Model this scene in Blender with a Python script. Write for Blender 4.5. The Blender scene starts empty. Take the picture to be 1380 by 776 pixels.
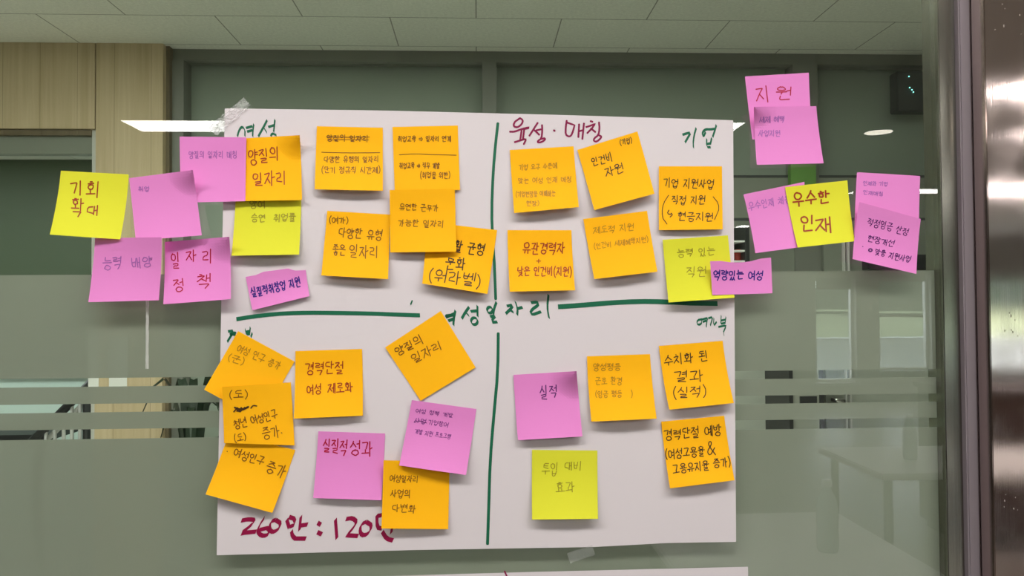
import bpy, bmesh, math, random
from mathutils import Vector, Matrix
random.seed(7)
S = bpy.context.scene
C = S.collection

# ------------------------------------------------------------------ camera, world, light levels
W, H, F = 1380, 776, 1040.0
EYE = Vector((0, -0.879, 1.5))
YAW, PITCH, ROLL = 0.04444502, 0.02104591, -0.00687572
LAMP_POWER = 17.0          # ceiling strips of the near room
FAR_FILL = 15.0             # unseen fill panels added to brighten the far rooms
SKY = 14.0

def cam_axes():
    cy, sy, cp, sp, cr, sr = math.cos(YAW), math.sin(YAW), math.cos(PITCH), math.sin(PITCH), math.cos(ROLL), math.sin(ROLL)
    fw = Vector((sy*cp, cy*cp, sp)); r0 = Vector((cy, -sy, 0)); u0 = r0.cross(fw)
    return cr*r0+sr*u0, -sr*r0+cr*u0, fw
RT, UP, FW = cam_axes()
cd = bpy.data.cameras.new('camera'); cam = bpy.data.objects.new('camera', cd); C.objects.link(cam)
m = Matrix((RT, UP, -FW)).transposed().to_4x4(); m.translation = EYE
cam.matrix_world = m
cd.sensor_width = 36; cd.lens = F/W*36; cd.clip_start = 0.01; cd.clip_end = 2000
S.camera = cam
wd = bpy.data.worlds.new('world'); S.world = wd; wd.use_nodes = True
wd.node_tree.nodes['Background'].inputs[0].default_value = (0.80, 0.90, 1.0, 1)
wd.node_tree.nodes['Background'].inputs[1].default_value = SKY
S.view_settings.view_transform = 'Standard'; S.view_settings.look = 'None'
S.view_settings.gamma = 1; S.view_settings.use_curve_mapping = False
S.view_settings.exposure = 0.0
S.cycles.max_bounces = 10; S.cycles.transparent_max_bounces = 24
S.cycles.caustics_reflective = False; S.cycles.caustics_refractive = False
S.cycles.sample_clamp_indirect = 0

def P(px, py, y):
    """the point of the plane at depth y (metres behind the glass) on the sight line of a photo point"""
    d = FW + (px-W/2)/F*RT - (py-H/2)/F*UP
    return EYE + d*((y-EYE.y)/d.y)

# ------------------------------------------------------------------ materials
def lin(c):
    return tuple(((v/255)/12.92 if v/255 <= .04045 else ((v/255+.055)/1.055)**2.4) for v in c)
def newmat(name):
    m = bpy.data.materials.new(name); m.use_nodes = True
    return m, m.node_tree.nodes, m.node_tree.links, m.node_tree.nodes['Principled BSDF']
def mat(name, c, rough=.6, metal=0, noise=0, scale=20, bump=0, spec=.5, srgb=True):
    m, n, l, b = newmat(name)
    col = lin(c) if srgb else c
    b.inputs['Base Color'].default_value = (*col, 1)
    b.inputs['Roughness'].default_value = rough; b.inputs['Metallic'].default_value = metal
    b.inputs['Specular IOR Level'].default_value = spec
    if noise or bump:
        tc = n.new('ShaderNodeTexCoord'); t = n.new('ShaderNodeTexNoise'); t.inputs['Scale'].default_value = scale
        t.inputs['Detail'].default_value = 5
        l.new(tc.outputs['Object'], t.inputs['Vector'])
        if noise:
            r = n.new('ShaderNodeMix'); r.data_type = 'RGBA'
            r.inputs[6].default_value = (*[v*(1-noise) for v in col], 1); r.inputs[7].default_value = (*[min(1, v*(1+noise)) for v in col], 1)
            l.new(t.outputs['Fac'], r.inputs[0]); l.new(r.outputs[2], b.inputs['Base Color'])
        if bump:
            bp = n.new('ShaderNodeBump'); bp.inputs['Strength'].default_value = bump; bp.inputs['Distance'].default_value = .002
            l.new(t.outputs['Fac'], bp.inputs['Height']); l.new(bp.outputs[0], b.inputs['Normal'])
    return m
def emit(name, c, s):
    m, n, l, b = newmat(name); n.remove(b); e = n.new('ShaderNodeEmission')
    e.inputs[0].default_value = (*c, 1); e.inputs[1].default_value = s
    l.new(e.outputs[0], n['Material Output'].inputs[0]); return m
def glassy(name, tint, r0):
    m, n, l, b = newmat(name); n.remove(b)
    tr = n.new('ShaderNodeBsdfTransparent'); tr.inputs[0].default_value = (*tint, 1)
    if r0 <= 0:
        l.new(tr.outputs[0], n['Material Output'].inputs[0]); return m
    gl = n.new('ShaderNodeBsdfGlossy'); gl.inputs['Roughness'].default_value = 0.0
    g = n.new('ShaderNodeNewGeometry'); d = n.new('ShaderNodeVectorMath'); d.operation = 'DOT_PRODUCT'
    l.new(g.outputs['Normal'], d.inputs[0]); l.new(g.outputs['Incoming'], d.inputs[1])
    def mth(op, a, bv, rev=False):
        k = n.new('ShaderNodeMath'); k.operation = op
        if rev: k.inputs[0].default_value = bv; l.new(a, k.inputs[1])
        else:
            l.new(a, k.inputs[0]); k.inputs[1].default_value = bv
        return k.outputs[0]
    a = mth('ABSOLUTE', d.outputs['Value'], 0); a = mth('SUBTRACT', a, 1.0, True); a = mth('POWER', a, 5.0)
    a = mth('MULTIPLY', a, 1-r0); a = mth('ADD', a, r0)
    mx = n.new('ShaderNodeMixShader'); l.new(a, mx.inputs[0]); l.new(tr.outputs[0], mx.inputs[1]); l.new(gl.outputs[0], mx.inputs[2])
    l.new(mx.outputs[0], n['Material Output'].inputs[0]); return m
def filmmat(name, c, through, fog=None):
    m, n, l, b = newmat(name); n.remove(b)
    df = n.new('ShaderNodeBsdfDiffuse'); df.inputs[0].default_value = (*lin(c), 1)
    tl = n.new('ShaderNodeBsdfTranslucent'); tl.inputs[0].default_value = (*lin(c), 1)
    tr = n.new('ShaderNodeBsdfTransparent')
    m1 = n.new('ShaderNodeMixShader'); m1.inputs[0].default_value = .25
    l.new(df.outputs[0], m1.inputs[1]); l.new(tl.outputs[0], m1.inputs[2])
    m2 = n.new('ShaderNodeMixShader'); m2.inputs[0].default_value = through
    l.new(m1.outputs[0], m2.inputs[1]); l.new(tr.outputs[0], m2.inputs[2])
    l.new(m2.outputs[0], n['Material Output'].inputs[0]); return m
def brick(name, c, mortar, w, h, size, offs=.5, rough=.8, grain=.06):
    m, n, l, b = newmat(name)
    tc = n.new('ShaderNodeTexCoord'); t = n.new('ShaderNodeTexBrick')
    t.inputs['Color1'].default_value = (*lin(c), 1); t.inputs['Color2'].default_value = (*[v*.97 for v in lin(c)], 1)
    t.inputs['Mortar'].default_value = (*lin(mortar), 1); t.inputs['Scale'].default_value = 1
    t.inputs['Mortar Size'].default_value = size; t.inputs['Brick Width'].default_value = w; t.inputs['Row Height'].default_value = h
    t.offset = offs; t.inputs['Mortar Smooth'].default_value = .3
    l.new(tc.outputs['Object'], t.inputs['Vector'])
    no = n.new('ShaderNodeTexNoise'); no.inputs['Scale'].default_value = 90; no.inputs['Detail'].default_value = 6
    l.new(tc.outputs['Object'], no.inputs['Vector'])
    mr = n.new('ShaderNodeMapRange'); mr.inputs[3].default_value = 1-grain*2; mr.inputs[4].default_value = 1+grain*2
    l.new(no.outputs['Fac'], mr.inputs[0])
    mx = n.new('ShaderNodeMix'); mx.data_type = 'RGBA'; mx.blend_type = 'MULTIPLY'; mx.inputs[0].default_value = 1
    l.new(t.outputs['Color'], mx.inputs[6]); l.new(mr.outputs[0], mx.inputs[7]); l.new(mx.outputs[2], b.inputs['Base Color'])
    b.inputs['Roughness'].default_value = rough; return m
def woodmat(name, c1, c2):
    m, n, l, b = newmat(name)
    tc = n.new('ShaderNodeTexCoord'); mp = n.new('ShaderNodeMapping'); mp.inputs['Scale'].default_value = (22, 22, .7)
    no = n.new('ShaderNodeTexNoise'); no.inputs['Scale'].default_value = 1.6; no.inputs['Detail'].default_value = 8; no.inputs['Roughness'].default_value = .65
    l.new(tc.outputs['Object'], mp.inputs[0]); l.new(mp.outputs[0], no.inputs['Vector'])
    cr = n.new('ShaderNodeValToRGB'); cr.color_ramp.elements[0].position = .3; cr.color_ramp.elements[1].position = .7
    cr.color_ramp.elements[0].color = (*lin(c1), 1); cr.color_ramp.elements[1].color = (*lin(c2), 1)
    l.new(no.outputs['Fac'], cr.inputs[0])
    br = n.new('ShaderNodeTexBrick'); br.offset = 0; br.inputs['Scale'].default_value = 1; br.inputs['Brick Width'].default_value = .137
    br.inputs['Row Height'].default_value = 9; br.inputs['Mortar Size'].default_value = .0012
    br.inputs['Color1'].default_value = br.inputs['Color2'].default_value = (1, 1, 1, 1); br.inputs['Mortar'].default_value = (.62, .6, .55, 1)
    sx = n.new('ShaderNodeSeparateXYZ'); cx = n.new('ShaderNodeCombineXYZ')
    l.new(tc.outputs['Object'], sx.inputs[0]); l.new(sx.outputs[0], cx.inputs[0]); l.new(sx.outputs[2], cx.inputs[1]); l.new(cx.outputs[0], br.inputs['Vector'])
    mx = n.new('ShaderNodeMix'); mx.data_type = 'RGBA'; mx.blend_type = 'MULTIPLY'; mx.inputs[0].default_value = 1
    l.new(cr.outputs[0], mx.inputs[6]); l.new(br.outputs['Color'], mx.inputs[7]); l.new(mx.outputs[2], b.inputs['Base Color'])
    b.inputs['Roughness'].default_value = .55; return m
def steelmat(name, c, rough, aniso):
    m, n, l, b = newmat(name)
    b.inputs['Base Color'].default_value = (*lin(c), 1); b.inputs['Metallic'].default_value = 1
    b.inputs['Roughness'].default_value = rough; b.inputs['Anisotropic'].default_value = aniso
    tc = n.new('ShaderNodeTexCoord'); mp = n.new('ShaderNodeMapping'); mp.inputs['Scale'].default_value = (900, 900, 3)
    no = n.new('ShaderNodeTexNoise'); no.inputs['Scale'].default_value = 1; no.inputs['Detail'].default_value = 3
    l.new(tc.outputs['Object'], mp.inputs[0]); l.new(mp.outputs[0], no.inputs['Vector'])
    bp = n.new('ShaderNodeBump'); bp.inputs['Strength'].default_value = .10; bp.inputs['Distance'].default_value = .0004
    l.new(no.outputs['Fac'], bp.inputs['Height']); l.new(bp.outputs[0], b.inputs['Normal'])
    # smudges: worn patches with a duller finish
    n2 = n.new('ShaderNodeTexNoise'); n2.inputs['Scale'].default_value = 26; n2.inputs['Detail'].default_value = 7
    l.new(tc.outputs['Object'], n2.inputs['Vector'])
    mr = n.new('ShaderNodeMapRange'); mr.inputs[1].default_value = .45; mr.inputs[2].default_value = .75
    mr.inputs[3].default_value = rough; mr.inputs[4].default_value = rough+.05
    l.new(n2.outputs['Fac'], mr.inputs[0]); l.new(mr.outputs[0], b.inputs['Roughness'])
    return m

M = {}
M['orange'] = mat('orange_paper', (248, 180, 10), .75, bump=.08, scale=60, spec=.2)
M['pink'] = mat('pink_paper', (220, 132, 196), .75, bump=.08, scale=60, spec=.2)
M['yellow'] = mat('yellow_paper', (214, 214, 50), .75, bump=.08, scale=60, spec=.2)
M['white'] = mat('poster_paper', (211, 204, 205), .8, bump=.05, scale=25, spec=.2)
M['metal_dark'] = mat('dark_painted_metal', (122, 124, 115), .45)
M['mullion'] = mat('grey_mullion_paint', (136, 126, 130), .4)
M['steel'] = steelmat('brushed_steel', (205, 190, 184), .09, .9)
M['steel_dark'] = steelmat('brushed_steel_side', (150, 148, 138), .22, .7)
M['glass'] = glassy('pane_glass', (.87, .895, .85), .075)
M['clear'] = glassy('pane_glass_inside', (1, 1, 1), 0)
M['film'] = filmmat('frosted_film', (166, 171, 158), .20)
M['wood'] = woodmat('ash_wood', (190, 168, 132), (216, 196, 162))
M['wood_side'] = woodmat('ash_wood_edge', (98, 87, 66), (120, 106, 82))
M['far_ceiling'] = brick('far_ceiling_tile', (238, 238, 228), (150, 150, 140), .60, .30, .0025, grain=.10)
M['near_ceiling'] = brick('near_ceiling_tile', (205, 203, 198), (180, 180, 174), .6, .3, .003)
M['near_wall'] = mat('near_wall_paint', (176, 174, 166), .7, noise=.03, scale=4)
M['far_wall'] = mat('far_wall_paint', (150, 153, 141), .7, noise=.03, scale=4)
M['far_panel'] = mat('far_partition_board', (132, 136, 124), .6, noise=.03, scale=3)
M['floor_far'] = mat('pale_floor', (214, 212, 204), .5, noise=.04, scale=6)
M['floor'] = mat('grey_floor', (120, 114, 106), .35, noise=.08, scale=6)
M['pane_board'] = mat('dull_green_board', (148, 158, 145), .6, noise=.04, scale=3)
M['low_panel'] = mat('pale_partition_board', (176, 180, 168), .6, noise=.03, scale=3)
M['board'] = mat('green_board', (82, 96, 74), .5, noise=.05, scale=5)
M['cyan_wall'] = mat('pale_cyan_wall', (212, 232, 224), .7, noise=.02, scale=3)
M['dark'] = mat('black_plastic', (38, 40, 40), .4)
M['darkgrey'] = mat('charcoal_surface', (62, 66, 64), .5)
M['green'] = mat('green_sheet', (104, 150, 70), .6, noise=.12, scale=12)
M['leaf'] = mat('dark_leaf', (38, 54, 38), .5, noise=.25, scale=18)
M['pot'] = mat('pot_clay', (120, 110, 100), .6)
M['paper'] = mat('copy_paper', (235, 235, 230), .8)
M['chrome'] = mat('chrome', (225, 225, 222), .15, metal=1)
M['tabletop'] = mat('white_laminate', (232, 230, 226), .35)
M['plastic'] = mat('bottle_plastic', (200, 214, 214), .1)
M['brown'] = mat('dark_brown_wood', (70, 50, 40), .5, noise=.15, scale=9)
M['cap'] = mat('bottle_cap', (240, 240, 240), .4)
M['tape'] = filmmat('clear_tape', (238, 236, 236), .68)
M['tape_strip'] = filmmat('whitish_tape', (225, 225, 220), .3)
M['tape_faint'] = filmmat('faint_clear_tape', (225, 228, 225), .80)
M['parapet'] = mat('concrete_parapet', (172, 178, 174), .8, noise=.06, scale=5)
M['frame_white'] = mat('window_frame_white', (206, 206, 200), .5)
M['blind'] = mat('grey_blind', (150, 150, 144), .8)
M['lamp'] = emit('lamp_diffuser', (1.0, .965, .95), LAMP_POWER)
M['lamp_far'] = emit('dimmed_diffuser', (1.0, .965, .95), LAMP_POWER*1.06)
M['spot'] = emit('downlight_diffuser', (1.0, .93, .78), 13)
M['farlamp'] = emit('far_lamp_diffuser', (.93, 1.0, .90), FAR_FILL)
M['farlamp_dim'] = emit('side_lamp_diffuser', (.95, 1.0, .94), FAR_FILL*.5)
M['farlamp_left'] = emit('left_lamp_diffuser', (.93, 1.0, .98), FAR_FILL*1.1)
M['led'] = emit('cyan_led', (.3, 1.0, .85), 2.2)
M['red'] = mat('red_plastic', (205, 60, 50), .4)
M['field'] = mat('hillside_grass', (118, 126, 98), .9, spec=0, noise=.5, scale=.02)
M['road'] = mat('pale_road', (190, 184, 164), .9, spec=0)
M['hill'] = mat('wooded_hill', (36, 46, 36), .9, spec=0, noise=.5, scale=.012)
INK = {}
def ink(c):
    if c not in INK: INK[c] = mat('ink_%d' % len(INK), c, .5, spec=.3)
    return INK[c]

# ------------------------------------------------------------------ object helpers
def link(name, me, mt=None, parent=None):
    o = bpy.data.objects.new(name, me); C.objects.link(o)
    if mt is not None: me.materials.append(mt)
    if parent is not None: o.parent = parent
    return o
def bm_obj(name, bm, mt, parent=None, smooth=False):
    me = bpy.data.meshes.new(name); bmesh.ops.recalc_face_normals(bm, faces=bm.faces[:]); bm.to_mesh(me); bm.free()
    if smooth:
        for p in me.polygons: p.use_smooth = True
    return link(name, me, mt, parent)
def add_box(bm, x0, x1, y0, y1, z0, z1, bev=0):
    r = bmesh.ops.create_cube(bm, size=1)
    for v in r['verts']:
        v.co = Vector(((x0+x1)/2+v.co.x*(x1-x0), (y0+y1)/2+v.co.y*(y1-y0), (z0+z1)/2+v.co.z*(z1-z0)))
    if bev:
        es = list({e for v in r['verts'] for e in v.link_edges})
        bmesh.ops.bevel(bm, geom=es, offset=bev, segments=2, affect='EDGES')
def box(name, b, mt, parent=None, bev=0):
    bm = bmesh.new(); add_box(bm, *b, bev=bev); return bm_obj(name, bm, mt, parent)
def boxes(name, bs, mt, parent=None, bev=0):
    bm = bmesh.new()
    for b in bs: add_box(bm, *b, bev=bev)
    return bm_obj(name, bm, mt, parent)
def lathe(name, prof, mt, parent=None, at=(0, 0, 0), seg=24, cap=True):
    bm = bmesh.new(); rings = []
    for r, z in prof:
        rings.append([bm.verts.new((at[0]+r*math.cos(6.28319*k/seg), at[1]+r*math.sin(6.28319*k/seg), at[2]+z)) for k in range(seg)])
    for a, b in zip(rings, rings[1:]):
        for k in range(seg): bm.faces.new((a[k], a[(k+1) % seg], b[(k+1) % seg], b[k]))
    if cap: bm.faces.new(rings[0][::-1]); bm.faces.new(rings[-1])
    return bm_obj(name, bm, mt, parent, True)
def tube(name, pts, r, mt, parent=None, seg=8):
    bm = bmesh.new(); rings = []
    pts = [Vector(p) for p in pts]
    for i, p in enumerate(pts):
        t = (pts[min(i+1, len(pts)-1)]-pts[max(i-1, 0)]).normalized()
        a = t.cross(Vector((0, 0, 1)) if abs(t.z) < .9 else Vector((1, 0, 0))).normalized(); b = t.cross(a)
        rings.append([bm.verts.new(p+r*(a*math.cos(6.28319*k/seg)+b*math.sin(6.28319*k/seg))) for k in range(seg)])
    for a, b in zip(rings, rings[1:]):
        for k in range(seg): bm.faces.new((a[k], a[(k+1) % seg], b[(k+1) % seg], b[k]))
    bm.faces.new(rings[0][::-1]); bm.faces.new(rings[-1])
    return bm_obj(name, bm, mt, parent, True)
def st(o): o['kind'] = 'structure'; return o
def tag(o, label, cat, group=None):
    o['label'] = label; o['category'] = cat
    if group: o['group'] = group
    return o
def empty(name, loc, label, cat, group=None):
    o = bpy.data.objects.new(name, None); C.objects.link(o); o.empty_display_size = .05
    return tag(o, label, cat, group)
def pbox(px0, px1, py0, py1, y0, y1):
    """box limits whose front face, at depth y0, spans the given photo rectangle"""
    xm, ym = (px0+px1)/2, (py0+py1)/2
    return (P(px0, ym, y0).x, P(px1, ym, y0).x, y0, y1, P(xm, py1, y0).z, P(xm, py0, y0).z)

# ------------------------------------------------------------------ setting: the two rooms
CZ, YB, YF, YW = 2.5, -10.4, 2.165, 2.09       # ceiling height, near back wall, far partition, far wood wall
XL, XR = -5.0, 10.0
st(box('floor', (XL, XR, YB, -.03, -.1, 0), M['floor']))
st(box('floor_far', (XL, XR, -.03, 7.0, -.1, 0), M['floor_far']))
st(box('ceiling_near', (XL, XR, YB, -.03, CZ, CZ+.1), M['near_ceiling']))
st(box('ceiling_far', (XL, XR, -.03, 7.0, CZ, CZ+.1), M['far_ceiling']))
st(box('wall_left', (XL-.1, XL, YB, 7.0, -.1, CZ+.1), M['near_wall']))
st(box('wall_right', (XR, XR+.1, YB, 7.0, -.1, CZ+.1), M['near_wall']))
# near back wall with two window openings
W1 = (5.02, 5.64, .30, 1.86); W2 = (5.99, 6.79, .47, 1.90); W3 = (7.08, 8.50, .47, 1.90)
yb0, yb1 = YB-.2, YB
st(boxes('wall_back', [(XL, W1[0], yb0, yb1, 0, CZ), (W1[0], W1[1], yb0, yb1, 0, W1[2]), (W1[0], W1[1], yb0, yb1, W1[3], CZ),
     (W1[1], W2[0], yb0, yb1, 0, CZ), (W2[0], W2[1], yb0, yb1, 0, W2[2]), (W2[0], W2[1], yb0, yb1, W2[3], CZ), (W2[1], W3[0], yb0, yb1, 0, CZ), (W3[0], W3[1], yb0, yb1, 0, W3[2]), (W3[0], W3[1], yb0, yb1, W3[3], CZ), (W3[1], XR, yb0, yb1, 0, CZ)], M['near_wall']))
for i, w in enumerate((W1, W2, W3)):
    f = .045
    win = st(boxes('window_%d' % (i+2), [(w[0], w[0]+f, yb0+.05, yb0+.12, w[2], w[3]), (w[1]-f, w[1], yb0+.05, yb0+.12, w[2], w[3]),
                  (w[0]+f, w[1]-f, yb0+.05, yb0+.12, w[2], w[2]+f), (w[0]+f, w[1]-f, yb0+.05, yb0+.12, w[3]-f, w[3])], M['frame_white']))
    box('pane', (w[0]+f, w[1]-f, yb0+.08, yb0+.09, w[2]+f, w[3]-f), M['clear'], win)
    box('sill', (w[0]-.03, w[1]+.03, yb1, yb1+.05, w[2]-.04, w[2]), M['frame_white'], win)
    bl = box('blind', (w[0]+f, w[1]-f, yb0+.13, yb0+.14, (1.69, 1.80, 1.80)[i], w[3]), M['blind'], win)
# outdoors beyond the near room's windows
st(box('parapet_outside', (2, 12, YB-1.2, YB-.9, -1, .92), M['parapet']))
def terrain(name, d0, d1, x0, x1, fn, mt, nx=40, ny=30):
    bm = bmesh.new(); g = []
    for j in range(ny+1):
        d = d0+(d1-d0)*j/ny
        g.append([bm.verts.new((x0*d+(x1-x0)*d*i/nx, EYE.y-d, fn(x0*d+(x1-x0)*d*i/nx, d))) for i in range(nx+1)])
    for j in range(ny):
        for i in range(nx): bm.faces.new((g[j][i], g[j][i+1], g[j+1][i+1], g[j+1][i]))
    return bm_obj(name, bm, mt, None, True)
def ground(x, d): return 1.5-6.5+.55*math.sin(x*.11+d*.03)+.35*math.sin(d*.2)+max(0, d-150)*.015
st(terrain('ground_outside', 14, 330, -.2, 1.2, ground, M['field']))
def hills(x, d):
    t = max(0, (d-260)/240)
    return -3+t*t*(15+5*math.sin(x*.02+1)+3*math.sin(x*.05)+.035*(x-180))
st(terrain('hill_outside', 250, 520, -.1, 1.2, hills, M['hill'], 60, 24))
bm = bmesh.new(); prev = None
for k in range(41):
    x = 15+k*2.2; d = 118+14*math.sin(k*.13)
    a = [bm.verts.new((x, EYE.y-d-e, ground(x, d+e)+.25+.02*abs(e))) for e in (-7, 7)]
    if prev: bm.faces.new((prev[0], a[0], a[1], prev[1]))
    prev = a
st(bm_obj('path_outside', bm, M['road']))

# glass partition with its frosted film
xg0, xg1 = XL, P(1268, 388, 0).x
zf = lambda px, py: P(px, py, 0).z
bands_z = [(zf(0, 370.5)+zf(1150, 364))/2, (zf(0, 512)+zf(1070, 500.5))/2, (zf(0, 524)+zf(1070, 511.7))/2, (zf(0, 547)+zf(1070, 534.7))/2,
           (zf(0, 559)+zf(1070, 545.7))/2, (zf(0, 582)+zf(1070, 568))/2, (zf(0, 597)+zf(1070, 579.5))/2, .02]
bm = bmesh.new(); add_box(bm, xg0, xg1, 0, .012, 0, CZ)
pane = bm_obj('window_1', bm, M['glass']); pane.data.materials.append(M['clear']); st(pane)
for p in pane.data.polygons: p.material_index = 0 if p.normal.y < -.5 else 1
for a, b in ((0, 1), (2, 3), (4, 5), (6, 7)):
    tag_ = box('frosted_film', (xg0, xg1, .0125, .0129, bands_z[b], bands_z[a]), M['film'], pane)
    tag_['label'] = 'frosted grey-green film band'
# right edge: channel, mullion, protruding brushed steel column
x1, x2, x3 = P(1268, 388, 0).x, P(1290.5, 388, 0).x, P(1305.5, 388, 0).x
st(box('trim_1', (x1, x2, -.004, .03, 0, CZ), M['steel_dark'], bev=.001))
st(box('trim_2', (x2, x3, -.012, .04, 0, CZ), M['mullion'], bev=.0015))
yc = EYE.y+(x3-EYE.x)/((P(1333.5, 388, 0).x-EYE.x)/.879)
st(box('column_steel', (x3, x3+.42, yc, .03, 0, CZ), M['steel'], bev=.0008))
col_steel = bpy.data.objects['column_steel']
def smudges(px0, px1, py0, py1, n, mt, seed, label):
    rnd = random.Random(seed); bm = bmesh.new()
    for _ in range(n):
        cx, cy = rnd.uniform(px0, px1), rnd.uniform(py0, py1); a, b = rnd.uniform(.4, 1.0), rnd.uniform(.6, 2.2)
        q = P(cx, cy, yc-.0003); k = rnd.randint(6, 9)
        vs = [bm.verts.new((q.x+math.cos(6.283*i/k)*a*.0008*rnd.uniform(.5, 1.2), q.y, q.z+math.sin(6.283*i/k)*b*.0008*rnd.uniform(.5, 1.2))) for i in range(k)]
        bm.faces.new(vs)
    o = bm_obj('smudge', bm, mt, col_steel); o['label'] = label; o['kind'] = 'stuff'
smudges(1341, 1378, 4, 48, 6, mat('pale_residue', (200, 186, 178), .6), 2, 'pale dried splashes')
smudges(1348, 1380, 664, 688, 6, mat('grey_residue', (170, 158, 150), .7), 4, 'greyish dried splashes')
smudges(1348, 1378, 418, 460, 7, mat('dark_scuff', (130, 124, 108), .7), 6, 'dark scuff marks')
st(box('wall_front', (x3+.42, XR, -.03, .03, 0, CZ), M['near_wall']))

# far room: wood wall with a doorway, framed partition
def X(px, py, y): return P(px, py, y).x
def Z(px, py, y): return P(px, py, y).z
xo, xw0, xw1 = X(120, 300, YW), X(128.5, 300, YW), X(219, 300, YW)
zh0 = Z(60, 173, YW)
st(box('trim_3', (XL, xw0-.004, YW, YW+.05, zh0, CZ), M['wood']))                  # head panel over the doorway
col = st(boxes('column_wood', [(xw0, xw1, YW, YW+.08, 0, CZ)], M['wood']))
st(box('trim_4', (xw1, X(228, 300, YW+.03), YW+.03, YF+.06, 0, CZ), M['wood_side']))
st(box('trim_5', (xo, xw0, YW+.02, YW+.09, 0, zh0), M['frame_white']))
zh1, zh2 = Z(60, 181, YW), Z(60, 205, YW)
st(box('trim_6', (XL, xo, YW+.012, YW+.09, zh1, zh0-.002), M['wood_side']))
st(box('trim_7', (XL, xo, YW+.03, YW+.08, zh2, zh1), M['far_panel']))
st(box('wall_far_left', (XL, xw1, 4.5, 4.6, 0, CZ), M['cyan_wall']))
st(box('wall_far_back', (xw1, XR, 5.2, 5.3, 0, CZ), M['far_wall']))
st(box('wall_far_divider', (xw1-.04, xw1, YF+.1, 5.2, 0, CZ), M['far_wall']))
# partition: head rail, uprights, transom rails, panels
fx0, fx1 = X(228, 80, YF), X(2600, 80, YF)
def rail(y0, y1, x0=240, x1=2600, d=.05, mt='metal_dark'):
    xm = (x0+min(x1, 1265))/2
    return (X(x0, (y0+y1)/2, YF), X(x1, (y0+y1)/2, YF), YF-.01, YF+d, Z(xm, y1, YF), Z(xm, y0, YF))
head = rail(70, 86); 
parts_ = [(fx0, fx1, YF-.012, YF+.05, head[4], CZ)]
for a, b in ((228, 250), (650, 669), (1066, 1099)):
    parts_.append((X(a, 120, YF), X(b, 120, YF), YF-.02, YF+.06, 0, head[4]))
st(boxes('trim_8', parts_, M['metal_dark']))
st(boxes('trim_9', [rail(236.5, 239.5, 669), rail(294.5, 297.5, 669), rail(236.5, 239.5, 250, 650)], M['darkgrey']))
st(boxes('trim_10', [rail(240, 294, 669, 2600, .03, ''), rail(298, 366, 669, 2600, .03, '')], M['far_panel']))
st(box('trim_12', rail(367, 900, 669, 2600, .03, ''), M['low_panel']))
win = st(box('window_5', (X(250, 200, YF+.03), fx1, YF+.02, YF+.03, .1, head[4]), M['clear']))
st(box('wall_far_side', (xw1, fx1, YF+.065, YF+.10, 0, CZ), M['pane_board']))

# ------------------------------------------------------------------ lamps
def ceiling_light(x0, x1, y0, y1, label, mt='lamp_far'):
    e = empty('ceiling_light', ((x0+x1)/2, (y0+y1)/2, CZ), label, 'light', 'strip lights of the near ceiling')
    box('diffuser', (x0, x1, y0, y1, CZ-.012, CZ-.002), M[mt], e)
    boxes('frame', [(x0-.012, x0, y0-.012, y1+.012, CZ-.014, CZ), (x1, x1+.012, y0-.012, y1+.012, CZ-.014, CZ),
                    (x0, x1, y0-.012, y0, CZ-.014, CZ), (x0, x1, y1, y1+.012, CZ-.014, CZ)], M['frame_white'], e)
ye = EYE.y; D = lambda d: -(d+ye)      # mirrored depth -> near-room y
for d0, d1, nm in ((1.66, 1.94, 'nearest'), (4.15, 4.42, 'second'), (6.59, 6.88, 'third'), (9.68, 9.97, 'fourth')):
    ya, yb_ = -(d1-.879), -(d0-.879)
    if nm in ('nearest', 'second'):
        ceiling_light(-1.885, 1.475, ya, yb_, {'nearest': 'long white strip light in the ceiling just before the glass wall',
                      'second': 'long white strip light mirrored behind the top of the poster'}[nm], 'lamp' if nm == 'nearest' else 'lamp_far')
    if nm != 'nearest':
        ceiling_light(3.36, 4.7 if nm == 'fourth' else 6.7, ya, yb_, {'second': 'lower white strip light mirrored in the steel column, under the highest one',
                      'third': 'white strip light mirrored behind the stacked pink notes at the right',
                      'fourth': 'farthest white strip light, a sliver mirrored beside the poster'}[nm])
ceiling_light(2.48, 5.9, -2.72, -2.52, 'highest white strip light mirrored in the steel column')
dl = empty('downlight', (2.357, -3.53, CZ), 'round warm downlight mirrored in the glass at the upper right', 'light')
lathe('diffuser', [(.078, -.006), (.078, -.001)], M['spot'], dl, (2.357, -3.53, CZ), 40)
lathe('frame', [(.079, -.008), (.09, -.006), (.09, 0), (.079, 0)], M['frame_white'], dl, (2.357, -3.53, CZ), 40, False)
def fill_panel(x0, x1, y0, y1, label, mt):  # glowing panels added out of view as fill for the far rooms
    e = empty('ceiling_panel_light', ((x0+x1)/2, (y0+y1)/2, CZ), label, 'light', 'ceiling panels of the far rooms')
    box('diffuser', (x0, x1, y0, y1, CZ-.012, CZ-.002), M[mt], e)
    b = .015
    boxes('frame', [(x0-b, x0, y0-b, y1+b, CZ-.014, CZ), (x1, x1+b, y0-b, y1+b, CZ-.014, CZ), (x0, x1, y0-b, y0, CZ-.014, CZ), (x0, x1, y1, y1+b, CZ-.014, CZ)], M['frame_white'], e)
fill_panel(-1.9, 1.2, .55, .95, 'ceiling panel light of the room just behind the glass, above the frame', 'farlamp')
fill_panel(-4.2, -1.4, 3.1, 3.4, 'ceiling panel light of the room beyond the left doorway', 'farlamp_left')  # second added fill panel, lights the left room from out of view

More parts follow.
